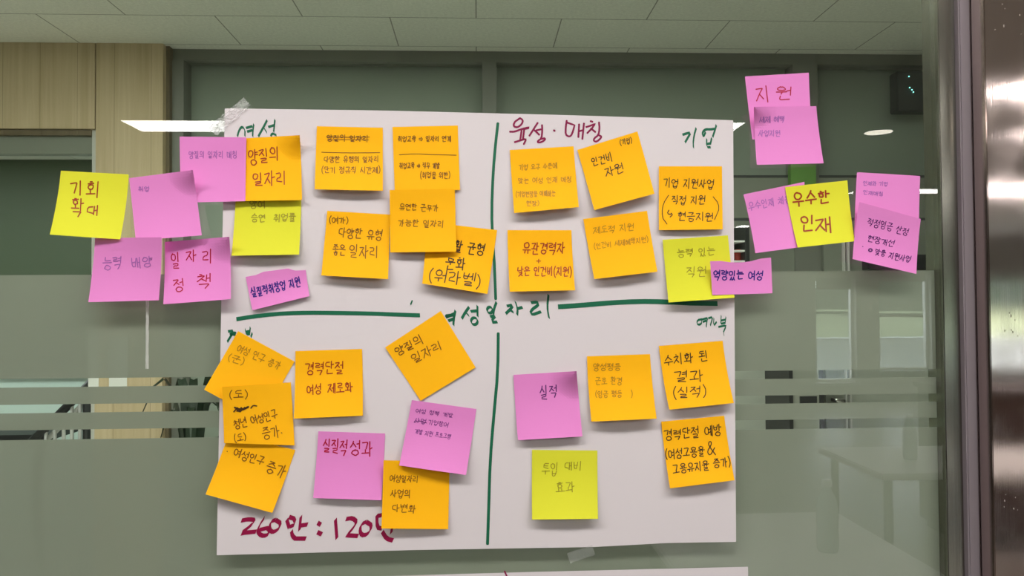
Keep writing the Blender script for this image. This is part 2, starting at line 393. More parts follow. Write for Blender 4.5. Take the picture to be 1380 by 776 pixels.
# ------------------------------------------------------------------ sheets of paper (notes, posters)
SHEETS = []
def interp(poly, u):
    if len(poly) == 2: return (poly[0][0]+(poly[1][0]-poly[0][0])*u, poly[0][1]+(poly[1][1]-poly[0][1])*u)
    x0, x1 = poly[0][0], poly[-1][0]; x = x0+(x1-x0)*u
    for a, b in zip(poly, poly[1:]):
        if x <= b[0]+1e-6:
            t = (x-a[0])/(b[0]-a[0]); return (x, a[1]+(b[1]-a[1])*t)
    return poly[-1]
class Sheet:
    def __init__(s, top, bottom, lift, base=.0006, bow=.7, curl=None, n=24, wave=None, power=1.9, conform=True):
        s.top, s.bottom, s.n = top, bottom, n
        tx, ty = top[-1][0]-top[0][0], top[-1][1]-top[0][1]; L = math.hypot(tx, ty); s.t = (tx/L, ty/L)
        sx = (bottom[0][0]+bottom[-1][0]-top[0][0]-top[-1][0])/2; sy = (bottom[0][1]+bottom[-1][1]-top[0][1]-top[-1][1])/2
        s.a = (sx*s.t[0]+sy*s.t[1])*bow
        def own(u, v):
            d = base+lift*max(0, (v-.16)/.84)**power*(1-.18*(2*u-1)**2*(1 if lift > .004 else 0))
            if wave: d += wave(u, v)
            for c, amt, rad in (curl or []):
                cu, cv = {'TL': (0, 0), 'TR': (1, 0), 'BL': (0, 1), 'BR': (1, 1)}[c]
                r = math.hypot(u-cu, v-cv)
                d += amt*max(0, 1-r/rad)**1.5
            return d
        g = [[own(i/n, j/n) for i in range(n+1)] for j in range(n+1)]
        if conform:
            req = [[0]*(n+1) for _ in range(n+1)]
            for j in range(n+1):
                for i in range(n+1):
                    q = s.F(i/n, j/n)
                    for o in SHEETS:
                        d = o.depth_at(*q)
                        if d is not None: req[j][i] = max(req[j][i], d+.0007)
            # stiff paper: lift the whole sheet smoothly (one raise per corner) until it clears what lies under it
            ra = [0.0]*4
            for _ in range(40):
                worst = 0
                for j in range(n+1):
                    for i in range(n+1):
                        u, v = i/n, j/n; w = ((1-u)*(1-v), u*(1-v), (1-u)*v, u*v)
                        e = req[j][i]-g[j][i]-sum(a*b for a, b in zip(w, ra))
                        if e > 0:
                            q = sum(a*a for a in w); worst = max(worst, e)
                            for k in range(4): ra[k] += w[k]*e/q
                if worst < 1e-5: break
            g = [[g[j][i]+(1-i/n)*(1-j/n)*ra[0]+i/n*(1-j/n)*ra[1]+(1-i/n)*j/n*ra[2]+i/n*j/n*ra[3] for i in range(n+1)] for j in range(n+1)]
        s.g = g; SHEETS.append(s)
        xs = [p[0] for p in top+bottom]; ys = [p[1] for p in top+bottom]
        s.bb = (min(xs)-3, max(xs)+3, min(ys)-3, max(ys)+3)
    def F(s, u, v):
        a, b = interp(s.top, u), interp(s.bottom, u); k = s.a*(max(v, 0)**1.7-v)
        return (a[0]+(b[0]-a[0])*v+s.t[0]*k, a[1]+(b[1]-a[1])*v+s.t[1]*k)
    def inv(s, x, y):
        u, v = .5, .5
        for _ in range(9):
            f = s.F(u, v); e = 1e-3; fu = s.F(u+e, v); fv = s.F(u, v+e)
            a, c = (fu[0]-f[0])/e, (fu[1]-f[1])/e; b, d = (fv[0]-f[0])/e, (fv[1]-f[1])/e
            det = a*d-b*c or 1e-9; rx, ry = x-f[0], y-f[1]
            u += (d*rx-b*ry)/det; v += (a*ry-c*rx)/det
            u = min(1.3, max(-.3, u)); v = min(1.3, max(-.05, v))
            if abs(rx)+abs(ry) < .01: break
        return u, v
    def dep(s, u, v):
        n = s.n; a = min(max(u, 0), 1)*n; b = min(max(v, 0), 1)*n
        i, j = min(int(a), n-1), min(int(b), n-1); a -= i; b -= j; g = s.g
        return (g[j][i]*(1-a)+g[j][i+1]*a)*(1-b)+(g[j+1][i]*(1-a)+g[j+1][i+1]*a)*b
    def depth_at(s, x, y):
        if not (s.bb[0] <= x <= s.bb[1] and s.bb[2] <= y <= s.bb[3]): return None
        u, v = s.inv(x, y)
        return s.dep(u, v) if -.02 <= u <= 1.02 and -.02 <= v <= 1.02 else None
    def pt(s, x, y, off=.0003):
        u, v = s.inv(x, y); return P(x, y, -(s.dep(u, v)+off))
    def build(s, name, mt, thick=.00018):
        bm = bmesh.new(); n = s.n; lay = []
        for off in (0, -thick):
            lay.append([[bm.verts.new(P(*s.F(i/n, j/n), -(s.g[j][i]+off))) for i in range(n+1)] for j in range(n+1)])
        fr, bk = lay
        for j in range(n):
            for i in range(n):
                bm.faces.new((fr[j][i], fr[j+1][i], fr[j+1][i+1], fr[j][i+1])); bm.faces.new((bk[j][i], bk[j][i+1], bk[j+1][i+1], bk[j+1][i]))
        for i in range(n):
            bm.faces.new((fr[0][i], fr[0][i+1], bk[0][i+1], bk[0][i])); bm.faces.new((fr[n][i+1], fr[n][i], bk[n][i], bk[n][i+1]))
            bm.faces.new((fr[i+1][0], fr[i][0], bk[i][0], bk[i+1][0])); bm.faces.new((fr[i][n], fr[i+1][n], bk[i+1][n], bk[i][n]))
        return bm_obj(name, bm, mt)

# ------------------------------------------------------------------ handwriting: pen strokes laid on a sheet
def chaikin(p, k):
    for _ in range(k):
        if len(p) < 3: return p
        q = [p[0]]
        for a, b in zip(p, p[1:]):
            q += [(a[0]*.75+b[0]*.25, a[1]*.75+b[1]*.25), (a[0]*.25+b[0]*.75, a[1]*.25+b[1]*.75)]
        p = q[:1]+q[2:-2]+[p[-1]] if len(q) > 5 else q+[p[-1]]
    return p
def resample(p, step):
    out = [p[0]]
    for a, b in zip(p, p[1:]):
        d = math.hypot(b[0]-a[0], b[1]-a[1]); n = max(1, int(d/step))
        out += [(a[0]+(b[0]-a[0])*k/n, a[1]+(b[1]-a[1])*k/n) for k in range(1, n+1)]
    return out
def ribbon(bm, sheet, p, w, nib=None, soft=1, off=.0003, taper=False):
    p = resample(chaikin(p, soft), 3.0)
    n = len(p)
    if n < 2: p = [p[0], (p[0][0]+.1, p[0][1]+.1)]; n = 2
    prev = None
    if nib is None:                     # round pen: little end caps
        a, b = p[0], p[1]; d = math.hypot(b[0]-a[0], b[1]-a[1]) or 1; p0 = (a[0]-(b[0]-a[0])/d*w*.6, a[1]-(b[1]-a[1])/d*w*.6)
        a, b = p[-1], p[-2]; d = math.hypot(b[0]-a[0], b[1]-a[1]) or 1; p1 = (a[0]-(b[0]-a[0])/d*w*.6, a[1]-(b[1]-a[1])/d*w*.6)
        p = [p0]+p+[p1]; n += 2
    for i, q in enumerate(p):
        a, b = p[max(i-1, 0)], p[min(i+1, n-1)]
        dx, dy = b[0]-a[0], b[1]-a[1]; L = math.hypot(dx, dy) or 1
        if nib is None:
            k = w*(.55 if i in (0, n-1) else 1); nx, ny = -dy/L*k, dx/L*k
        else:                           # chisel pen: flat nib held at an angle
            c, s_ = math.cos(nib), math.sin(nib); nx, ny = c*w, s_*w
            mx, my = -dy/L, dx/L; sg = 1 if nx*mx+ny*my >= 0 else -1
            nx, ny = nx*sg+mx*w*.32, ny*sg+my*w*.32
        v = (bm.verts.new(sheet.pt(q[0]+nx, q[1]+ny, off)), bm.verts.new(sheet.pt(q[0]-nx, q[1]-ny, off)))
        if prev: bm.faces.new((prev[0], prev[1], v[1], v[0]))
        prev = v
def circ(cx, cy, rx, ry, a0=-100, a1=262, n=14):
    return [(cx+rx*math.cos(math.radians(a0-(a1-a0)*k/n*1.0)), cy+ry*math.sin(math.radians(a0-(a1-a0)*k/n))) for k in range(n+1)]
O_ = circ(.5, .5, .46, .46)
CONS = {
 'ㄱ': [[(0, .12), (.9, .06), (.95, .15), (.6, 1)]], 'ㄴ': [[(.12, 0), (.08, .9), (.2, .95), (1, .82)]],
 'ㄷ': [[(.92, .06), (.12, .1), (.1, .9), (1, .84)]], 'ㄹ': [[(0, .1), (.88, .05), (.82, .46), (.12, .5), (.08, .94), (1, .86)]],
 'ㅁ': [[(.1, .05), (.14, .95), (.88, .92), (.95, .05), (.1, .06)]], 'ㅂ': [[(.1, 0), (.16, .98), (.86, .96), (.92, 0)], [(.14, .5), (.88, .46)]],
 'ㅅ': [[(.56, 0), (.42, .45), (0, 1)], [(.46, .38), (1, .95)]], 'ㅇ': [O_],
 'ㅈ': [[(.05, .1), (.88, .05), (.9, .1), (.45, .55), (0, 1)], [(.5, .48), (1, .95)]],
 'ㅊ': [[(.38, 0), (.62, .04)], [(.05, .27), (.88, .22), (.9, .27), (.45, .65), (0, 1)], [(.5, .6), (1, .97)]],
 'ㅋ': [[(0, .1), (.9, .06), (.7, 1)], [(.05, .52), (.82, .46)]], 'ㅌ': [[(.95, .04), (.1, .07), (.08, .94), (1, .9)], [(.1, .5), (.86, .46)]],
 'ㅍ': [[(0, .06), (1, .03)], [(.3, .1), (.34, .9)], [(.7, .1), (.66, .9)], [(0, .96), (1, .9)]],
 'ㅎ': [[(.34, 0), (.62, .03)], [(.05, .28), (.95, .22)], [(.5+.34*x, .68+.32*y) for x, y in circ(0, 0, 1, 1)]]}
CONS['ㄲ'] = [[(x*.5, y) for x, y in s] for s in CONS['ㄱ']]+[[(.5+x*.5, y) for x, y in s] for s in CONS['ㄱ']]
for d, a in (('ㄸ', 'ㄷ'), ('ㅃ', 'ㅂ'), ('ㅆ', 'ㅅ'), ('ㅉ', 'ㅈ')):
    CONS[d] = [[(x*.48, y) for x, y in s] for s in CONS[a]]+[[(.52+x*.48, y) for x, y in s] for s in CONS[a]]
VV = {'ㅣ': [[(.5, 0), (.48, 1)]], 'ㅏ': [[(.28, 0), (.26, 1)], [(.28, .48), (.95, .42)]], 'ㅑ': [[(.28, 0), (.26, 1)], [(.28, .36), (.95, .3)], [(.28, .62), (.95, .56)]],
 'ㅓ': [[(.75, 0), (.73, 1)], [(.05, .48), (.74, .43)]], 'ㅕ': [[(.75, 0), (.73, 1)], [(.1, .34), (.74, .3)], [(.05, .6), (.74, .56)]],
 'ㅐ': [[(.12, .08), (.1, .92)], [(.72, 0), (.7, 1)], [(.12, .5), (.72, .46)]], 'ㅔ': [[(.45, .06), (.43, .92)], [(.92, 0), (.9, 1)], [(-.05, .5), (.44, .46)]],
 'ㅖ': [[(.45, .06), (.43, .92)], [(.92, 0), (.9, 1)], [(-.05, .38), (.44, .34)], [(-.05, .62), (.44, .58)]]}
VH = {'ㅡ': [[(0, .5), (1, .42)]], 'ㅗ': [[(.5, 0), (.5, .62)], [(0, .68), (1, .6)]], 'ㅛ': [[(.32, 0), (.33, .62)], [(.66, 0), (.65, .62)], [(0, .68), (1, .6)]],
 'ㅜ': [[(0, .32), (1, .22)], [(.52, .3), (.5, 1)]], 'ㅠ': [[(0, .32), (1, .22)], [(.34, .3), (.3, 1)], [(.68, .28), (.68, 1)]]}
COMP = {'ㅘ': 'ㅗㅏ', 'ㅙ': 'ㅗㅐ', 'ㅚ': 'ㅗㅣ', 'ㅝ': 'ㅜㅓ', 'ㅞ': 'ㅜㅔ', 'ㅟ': 'ㅜㅣ', 'ㅢ': 'ㅡㅣ'}
LS = 'ㄱㄲㄴㄷㄸㄹㅁㅂㅃㅅㅆㅇㅈㅉㅊㅋㅌㅍㅎ'; VS = 'ㅏㅐㅑㅒㅓㅔㅕㅖㅗㅘㅙㅚㅛㅜㅝㅞㅟㅠㅡㅢㅣ'; TS = ' ㄱㄲㄳㄴㄵㄶㄷㄹㄺㄻㄼㄽㄾㄿㅀㅁㅂㅄㅅㅆㅇㅈㅊㅋㅌㅍㅎ'
OTHER = {'(': [[(.8, -.1), (.3, .25), (.2, .6), (.45, .95), (.75, 1.1)]], ')': [[(.2, -.1), (.7, .25), (.8, .6), (.55, .95), (.25, 1.1)]],
 '+': [[(.5, .15), (.5, .85)], [(.1, .5), (.9, .5)]], '.': [[(.5, .92), (.56, .95)]], '·': [[(.5, .5), (.56, .55)]],
 '&': [[(1, 1), (.25, .3), (.3, .02), (.6, .05), (.55, .3), (.1, .7), (.25, .98), (.6, .9), (.95, .5)]],
 '⇒': [[(.05, .4), (.6, .38)], [(.05, .62), (.6, .6)], [(.55, .2), (.95, .5), (.55, .8)]], '×': [[(.2, .2), (.8, .8)], [(.8, .2), (.2, .8)]]}
def put(ss, b): return [[(b[0]+x*(b[2]-b[0]), b[1]+y*(b[3]-b[1])) for x, y in s] for s in ss]
def glyph(ch):
    if ch in OTHER: return OTHER[ch]
    k = ord(ch)-0xAC00
    if not 0 <= k < 11172: return []
    l, v, t = LS[k//588], VS[k % 588//28], TS[k % 28]
    out = []; hb = (.58 if v not in COMP else .68) if t != ' ' else 1.0
    if v in VV: out += put(CONS[l], (0, .10*hb, .54, .86*hb))+put(VV[v], (.58, 0, 1, hb))
    elif v in VH: out += put(CONS[l], (.16, 0, .84, .52*hb))+put(VH[v], (0, .55*hb, 1, .98*hb))
    else:
        a, b = COMP[v]; out += put(CONS[l], (.06, .02, .58, .5*hb))+put(VH[a], (0, .52*hb, .66, .92*hb))+put(VV[b], (.64, 0, 1, hb))
    if t != ' ': out += put(CONS.get(t, CONS['ㅂ']), (.18, .64 if v not in COMP else .72, .86, 1.02))
    return out
def text_strokes(txt, x0, y0, x1, y1, h, rnd):
    wid = lambda c: .5 if c == ' ' else .42 if c in '().·' else 1.0
    tot = sum(wid(c) for c in txt); L = math.hypot(x1-x0, y1-y0); ux, uy = (x1-x0)/L, (y1-y0)/L; vx, vy = -uy, ux
    k = L/tot; a = 0; out = []
    for c in txt:
        w = wid(c)
        jy = rnd.uniform(-.06, .06); js = rnd.uniform(.92, 1.06); sl = rnd.uniform(-.02, .10)
        for s in glyph(c):
            q = []
            for gx, gy in s:
                gx = gx+rnd.uniform(-.03, .03)-sl*(gy-.5); gy = gy+rnd.uniform(-.03, .03)
                X_ = (a+w*(.05+.88*gx))*k; Y_ = (gy-.5+jy)*h*js
                q.append((x0+ux*X_+vx*Y_, y0+uy*X_+vy*Y_))
            out.append(q)
        a += w
    return out

GROUP = 'sticky notes on the poster and the glass'
def writing(sheet, parent, items, label=None, seed=0, name='handwriting'):
    """items: ('t', text, x0,y0,x1,y1,h, half width) or ('s', [points], half width[, nib])"""
    rnd = random.Random(seed); byc = {}
    for it in items:
        bm = byc.setdefault(it[0], bmesh.new())
        if it[1] == 't':
            for s in text_strokes(*it[2:8], rnd): ribbon(bm, sheet, s, it[8])
        else:
            ribbon(bm, sheet, it[2], it[3], it[4] if len(it) > 4 else None, it[5] if len(it) > 5 else 1)
    for c, bm in byc.items():
        me = bpy.data.meshes.new(name); bm.to_mesh(me); bm.free()
        o = link(name, me, ink(c), parent)
        if label: o['label'] = label
NOTE_N = [0]
def note(color, tl, tr, br, bl, label, items, pen='dark handwriting', lift=.012, curl=None, bow=.7, top=None, power=1.9, torn=False):
    NOTE_N[0] += 1
    s = Sheet(top or [tl, tr], [bl, br], lift, bow=bow, curl=curl, power=power)
    o = s.build('torn_note' if torn else 'sticky_note', M[color])
    tag(o, label, 'sticky note', GROUP)
    if items: writing(s, o, items, pen, NOTE_N[0])
    return o

# poster on the glass
GRN, MAG = (18, 98, 68), (132, 8, 66)
po = Sheet([(303, 146), (520, 149), (760, 155), (988, 162)], [(292, 748), (560, 741), (800, 737), (900, 731.5), (992, 730)], 0, base=.0012, bow=0, n=60,
           wave=lambda u, v: .0008+.0008*math.sin(u*7+v*3)*math.sin(v*5+1), conform=False)
poster = po.build('poster', M['white'], .0003)
tag(poster, 'large white paper poster taped to the glass, divided in four by green lines', 'poster')
def cr(ox, oy, sc, pts): return [(ox+x/sc, oy+y/sc) for x, y in pts]
A = lambda p: cr(650, 140, 6.9, p)
B = lambda p: cr(900, 130, 8.62, p)
Cc = lambda p: cr(540, 380, 5.31, p)
Dd = lambda p: cr(860, 390, 8.62, p)
Ee = lambda p: cr(290, 380, 5.11, p)
Ff = lambda p: cr(280, 120, 6.9, p)
Gg = lambda p: cr(290, 670, 5.11, p)
NIB = math.radians(-62)
lines_ = [(GRN, 's', [(671, 166), (668, 192), (664.5, 232), (662.5, 285), (664, 325), (667, 365), (668, 403)], 1.9),
          (GRN, 's', [(671.5, 449), (671, 500), (665.5, 560), (660.5, 620), (658.5, 690), (657, 733)], 2.0),
          (GRN, 's', [(318.5, 430), (340, 426.5), (370, 423), (400, 421.5), (430, 421.2), (500, 422.3), (540, 424), (566, 424.8)], 2.1, math.radians(85)),
          (GRN, 's', [(752, 413.3), (780, 411.5), (820, 408), (860, 406), (895, 406.5), (940, 409), (967, 409)], 2.5, math.radians(85)),
          (GRN, 's', [(555.5, 405), (553.5, 410)], 1.0)]
writing(po, poster, lines_, 'green dividing lines', 1, 'drawn_lines')
t = []
for p in ([(350, 132), (378, 150), (370, 185), (330, 218), (297, 212), (290, 190), (310, 155), (350, 132)], [(255, 258), (300, 258), (360, 235), (438, 216), (430, 226), (345, 240), (352, 340)],
          [(390, 235), (378, 330)], [(300, 355), (350, 340), (405, 323), (402, 345), (385, 375)], [(515, 175), (480, 230), (437, 297)], [(478, 240), (505, 262), (530, 288)],
          [(500, 246), (545, 236)], [(555, 195), (558, 250), (550, 322), (515, 345), (515, 360), (555, 354), (588, 328), (578, 315), (550, 325)], [(664, 244), (674, 252)],
          [(785, 155), (775, 220), (775, 285), (800, 303), (825, 298), (845, 250), (862, 180), (785, 172)], [(900, 188), (893, 310)], [(945, 180), (938, 250), (930, 328)], [(895, 255), (940, 243)],
          [(1005, 160), (1026, 166)], [(965, 215), (1000, 205), (1052, 184), (1040, 195), (1015, 235), (975, 272)], [(1010, 228), (1052, 262)], [(1085, 170), (1090, 230), (1080, 290), (1040, 320), (1035, 345), (1065, 352), (1105, 315), (1108, 298), (1082, 290)]):
    t.append((MAG, 's', A(p), 1.3))
writing(po, poster, t, 'magenta title lettering', 2, 'marker_lettering'); t = []
BIGM = (140, 10, 62)
for p in ([(180, 160), (230, 150), (278, 156), (240, 200), (168, 253), (220, 240), (282, 236)], [(340, 140), (305, 190), (290, 235), (318, 265), (360, 262), (378, 230), (350, 205), (302, 225)],
          [(415, 155), (385, 165), (372, 205), (385, 238), (415, 235), (448, 205), (445, 165), (415, 155)], [(492, 152), (510, 210)], [(508, 135), (552, 150), (540, 205), (514, 202)],
          [(590, 130), (580, 228)], [(585, 195), (637, 187)], [(525, 230), (530, 265), (560, 290), (625, 284)], [(705, 175), (728, 190)], [(703, 240), (735, 255)],
          [(828, 150), (838, 285)], [(900, 150), (945, 142), (978, 170), (940, 225), (893, 274), (985, 266)], [(1040, 168), (1005, 185), (995, 230), (1010, 262), (1050, 255), (1076, 215), (1070, 180), (1040, 168)],
          [(1113, 120), (1115, 208), (1150, 215)], [(1118, 128), (1150, 122)], [(1150, 235), (1180, 285), (1225, 297)], [(1218, 210), (1212, 248)]):
    t.append((BIGM, 's', Gg(p), 2.5, NIB))
writing(po, poster, t, 'dark magenta numbers', 2, 'marker_lettering')
t = []
for p in ([(170, 445), (220, 428), (268, 418), (240, 465), (200, 535)], [(330, 365), (305, 450), (292, 560), (298, 598)], [(545, 375), (500, 382), (440, 380), (405, 410), (400, 458), (425, 455), (440, 412)],
          [(564, 330), (545, 400), (520, 472)], [(452, 490), (450, 590), (498, 588)], [(510, 480), (495, 550)], [(455, 552), (497, 545)]): t.append((GRN, 's', B(p), 1.35, math.radians(70)))
writing(po, poster, t, 'green lettering top right', 3, 'marker_lettering'); t = []
for p in ([(322, 252), (372, 232), (384, 225)], [(340, 278), (384, 262)], [(392, 203), (380, 260), (377, 310)], [(490, 178), (460, 220), (437, 262)], [(465, 215), (490, 243)], [(500, 210), (548, 205)],
          [(549, 168), (550, 248)], circ(527, 280, 24, 25), circ(638, 200, 20, 22), [(686, 143), (668, 190), (662, 232)], [(640, 248), (682, 238), (655, 268), (655, 295), (692, 285)],
          [(760, 172), (808, 162), (780, 202), (752, 226)], [(785, 202), (808, 216)], [(820, 138), (838, 195), (833, 236)], [(832, 192), (872, 180)], [(932, 148), (985, 142), (985, 165), (940, 195), (925, 228), (960, 232), (1005, 212)],
          [(1058, 90), (1048, 180), (1062, 260)]): t.append((GRN, 's', Cc(p), 1.65, math.radians(60)))
for p in ([(325, 242), (375, 236)], ): t.append((GRN, 's', Cc(p), 2.2))
writing(po, poster, t, 'green central title', 3, 'marker_lettering'); t = []
for p in ([(745, 345), (690, 355), (680, 400), (715, 412), (745, 382), (737, 350)], [(737, 350), (800, 332)], [(750, 378), (795, 360)], [(806, 328), (790, 437)], [(815, 335), (868, 318), (856, 360), (838, 420)],
          [(880, 330), (875, 427), (912, 375)], [(965, 300), (960, 397)], [(1020, 318), (1010, 390)], [(965, 360), (1015, 350)], [(962, 397), (1015, 387)], [(932, 435), (1028, 415), (1010, 450), (985, 510), (1000, 537)]):
    t.append((GRN, 's', Dd(p), 1.1, math.radians(80)))
writing(po, poster, t, 'green lettering at the right edge', 3, 'marker_lettering'); t = []
for p in ([(88, 340), (132, 335), (110, 368), (83, 412)], [(100, 362), (146, 345), (135, 368), (120, 358)], [(205, 322), (215, 360), (244, 355), (242, 310)], [(208, 345), (240, 338)], [(256, 350), (245, 380)]):
    t.append((GRN, 's', Ee(p), 1.5, math.radians(80)))
writing(po, poster, t, 'green lettering at the left edge', 3, 'marker_lettering'); t = []
for p in ([(275, 440), (290, 385), (315, 350), (335, 360), (350, 395), (345, 440)], [(355, 362), (415, 345)], [(365, 396), (415, 382)], [(428, 325), (420, 380), (417, 440)], [(552, 288), (520, 350), (470, 440)],
          [(515, 350), (550, 407)], [(562, 353), (622, 335)], [(625, 285), (612, 400)], [(585, 440), (592, 420), (612, 412), (640, 430)]):
    t.append((GRN, 's', Ff(p), 1.35, math.radians(70)))
writing(po, poster, t, 'green lettering top left', 3, 'marker_lettering')

# second sheet hung below the poster
p2 = Sheet([(420, 779), (700, 771), (1008, 763.5)], [(405, 1180), (1016, 1150)], 0, base=.0012, bow=0, n=16, conform=False)
po2 = p2.build('poster', M['white'], .0003)
tag(po2, 'second white paper sheet, only its top edge in view below the large poster', 'poster')
writing(p2, po2, [(MAG, 's', [(680, 769.5), (685, 781)], 1.1)], 'magenta mark', 4, 'marker_lettering')

# ------------------------------------------------------------------ the sticky notes, undermost first
BR, RED, CRI, NAV = (122, 76, 12), (150, 44, 16), (176, 24, 58), (46, 24, 122)
FAINT, OLV, PUR, MAR, DK = (158, 96, 168), (150, 142, 32), (96, 34, 104), (150, 50, 14), (66, 44, 18)
FB = (172, 120, 18); PU2 = (138, 72, 140)
T = lambda c, txt, x0, y0, x1, y1, h, w=.6: (c, 't', txt, x0, y0, x1, y1, h, w)
L = lambda c, pts, w=.55: (c, 's', pts, w)
# upper left of the poster
note('yellow', (318, 254), (406, 253), (403, 343), (312, 344.5), 'yellow note on the poster tucked under the orange note beside the pink one, upper left', [T(OLV, '양여', 336, 276, 358, 275, 11), T(OLV, '승연  취업률', 338, 294, 399, 293, 11)], 'faint olive handwriting', .014)
note('orange', (317, 187), (404, 182), (407, 269.5), (316, 271), 'orange note with two red rows beside a pink note, at the poster top left', [T(RED, '양질의', 334, 211, 377, 208, 20, .75), T(RED, '일자리', 340, 242, 387, 239, 19, .75)], 'red-brown handwriting', .010, [('TR', .014, .40)])
note('pink', (242, 184), (332, 185), (330.5, 271), (244, 273), 'pink note overlapping the poster left edge, beside the orange note with red writing', [T(FAINT, '양질의 일자리 매칭', 254, 209, 320, 208, 10, .45)], 'faint purple handwriting', .010)
note('pink', (174, 240), (260, 229), (272, 317), (183, 324), 'nearly blank tilted pink note on the glass, right of the leftmost yellow note', [T(FAINT, '취업', 186, 255, 202, 254, 7, .45)], 'faint purple handwriting', .013, [('TR', .014, .40)], 1)
note('pink', (128, 321), (218, 319.5), (214, 404.5), (119, 407), 'pink note with faint purple writing below the leftmost yellow note', [T(FAINT, '능력', 138, 355, 165, 354, 17, .6), T(FAINT, '배양', 176, 354, 206, 352, 15, .6)], 'faint purple handwriting', .014)
note('pink', (222, 326), (309, 319), (311, 403), (220, 410), 'pink note with spaced crimson writing, left of the poster edge', [
    T(CRI, '일', 230, 351, 243, 350, 21, .75), T(CRI, '자', 250, 346, 266, 345, 15, .75), T(CRI, '리', 272, 345, 288, 344, 20, .75), T(CRI, '정', 233, 384, 249, 383, 18, .75), T(CRI, '책', 264, 379, 287, 378, 21, .75)], 'crimson handwriting', .012, [('TR', .013, .42)])
note('yellow', (82, 230), (173.5, 235), (162, 322.5), (67, 316), 'leftmost yellow note on the bare glass with dark red writing', [
    T(MAR, '기', 94, 254, 113, 254, 21, .85), T(MAR, '회', 115, 256, 136, 256, 21, .85), T(MAR, '확', 95, 279, 114, 280, 25, .85), T(MAR, '대', 116, 284, 134, 284, 15, .85)], 'dark red handwriting', .016, None, 1)
note('pink', None, None, (417, 399), (340, 418), 'small torn pink strip with navy writing under the yellow note at the poster left', [T(NAV, '실질적취창업 지원', 338, 395, 405, 379, 13, .8)], 'navy handwriting', .007,
     top=[(331, 373), (345, 370.5), (355, 366), (372, 364), (388, 361.5), (397, 364.5), (412, 364)], bow=0, torn=True)
note('orange', (427, 170), (516, 172), (516, 257), (424, 255), 'orange note with a crossed-out top line above a ruled line, poster top', [
    T(BR, '양질의 일자리', 440, 186, 497, 187, 9, .5), L(BR, [(440, 184.5), (470, 185), (498, 184.5)], .4), L(BR, [(443, 188.5), (470, 188), (497, 188.5)], .4),
    L(BR, [(433.5, 205), (470, 206), (512, 205.5)], .45), T(BR, '다양한 유형의 일자리', 436, 215, 511, 214.5, 9, .5), T(BR, '(단기 정규직 시간제)', 433, 229, 513, 229, 9, .5)], 'brown handwriting', .013)
note('orange', (529, 171), (617, 169), (620, 256), (532, 257), 'orange note with small writing and a wavy ruled line, second from left at poster top', [
    T(BR, '취업교육 ⇒ 일자리 연계', 536, 187, 608, 187, 8, .5), L(BR, [(538, 208.5), (560, 207), (585, 208.5), (615, 209)], .45),
    T(BR, '취업교육 ⇒ 직무 개발', 538, 223.5, 593, 223, 8, .5), T(BR, '(취업을 위한)', 566, 236, 607, 236, 9, .5)], 'brown handwriting', .005)
note('orange', (441, 284), (526, 289), (523, 376), (433, 371), 'orange note with bracketed word at its top left, left of three clustered orange notes', [
    T(BR, '(여가)', 443, 296, 470, 297, 9, .55), T(BR, '다양한 유형', 456, 313, 516, 317, 14, .65), T(BR, '좋은', 448, 336, 466, 337, 15, .65), T(BR, '일자리', 470, 338, 511, 340, 17, .65)], 'brown handwriting', .013)
note('orange', (577, 299), (670, 310), (657, 396), (569, 382), 'orange note crossing the upper green line with large dark writing', [
    T(DK, '일생활 균형', 588, 327, 654, 337, 16, .8), T(DK, '문화', 600, 354, 628, 357, 16, .8), T(DK, '(워라벨)', 577, 371, 649, 379, 18, .75)], 'dark brown handwriting', .013)
note('orange', (525, 256), (613, 254), (615, 339), (526, 340), 'uppermost orange note of the cluster, overlapping the dark-written one', [
    T(BR, '유연한 근무가', 538, 279, 591, 280, 9, .5), T(BR, '가능한 일자리', 536, 300, 599, 302, 10, .5)], 'brown handwriting', .011)
# upper right of the poster
note('orange', (687, 202), (773, 197), (780, 279), (693, 287), 'orange note with four faint rows of writing, right of the upper green line', [
    T(FB, '기업 요구 수준에', 699, 226, 751, 223, 8, .5), T(FB, '맞는 여성 인재 매칭', 698, 244, 771, 241, 8, .5), T(FB, '(기업현장을 이해하는', 695, 262, 749, 260, 8, .5), T(FB, '현장)', 709, 274, 727, 274, 7, .5)], 'faint brown handwriting', .013)
note('orange', (778, 202), (859, 177), (882, 261), (801, 283), 'tilted orange note under the magenta title, bracketed word at its upper right', [
    T(DK, '(기업)', 835, 192, 852, 189, 8, .5), T(DK, '인건비', 797, 219, 826, 211, 12, .6), T(DK, '자원', 815, 233, 841, 225, 13, .65)], 'dark brown handwriting', .013, None, .2)
note('orange', (786, 295), (872, 284), (886, 366), (801, 376), 'orange note with two faint rows near its top, right of the red-written one', [
    T(FB, '제도적 지원', 799, 311, 855, 305, 10, .5), T(FB, '(인건비 세제혜택지원)', 800, 332, 874, 322, 8, .45)], 'faint brown handwriting', .013, None, .5)
note('orange', (684, 310), (770, 310), (775, 391), (687, 393), 'orange note with red writing and a plus sign, just above the central title', [
    T(RED, '유관경력자', 704, 334, 762, 335, 15, .75), T(RED, '+', 722, 352, 730, 352, 8, .6), T(RED, '낮은 인건비(지원)', 697, 366, 771, 366, 13, .7)], 'red-brown handwriting', .013)
note('orange', (888, 224), (973, 224), (974, 309), (888, 310), 'orange note at the poster right with tall brackets around two rows', [
    T(DK, '기업 지원사업', 894, 246, 963, 248, 13, .6), T(DK, '직접 지원', 905, 269, 951, 270, 12, .6), T(DK, '현금지원', 913, 292, 962, 292, 12, .6),
    L(DK, [(901, 263), (894, 274), (892, 286), (894, 297), (899, 302)]), L(DK, [(961, 265), (968.5, 274), (968.5, 286), (963, 296)]), L(DK, [(901.5, 283), (899, 288), (905, 289), (904, 286), (907, 290.5), (903, 292.5)], .7)], 'dark brown handwriting', .009)
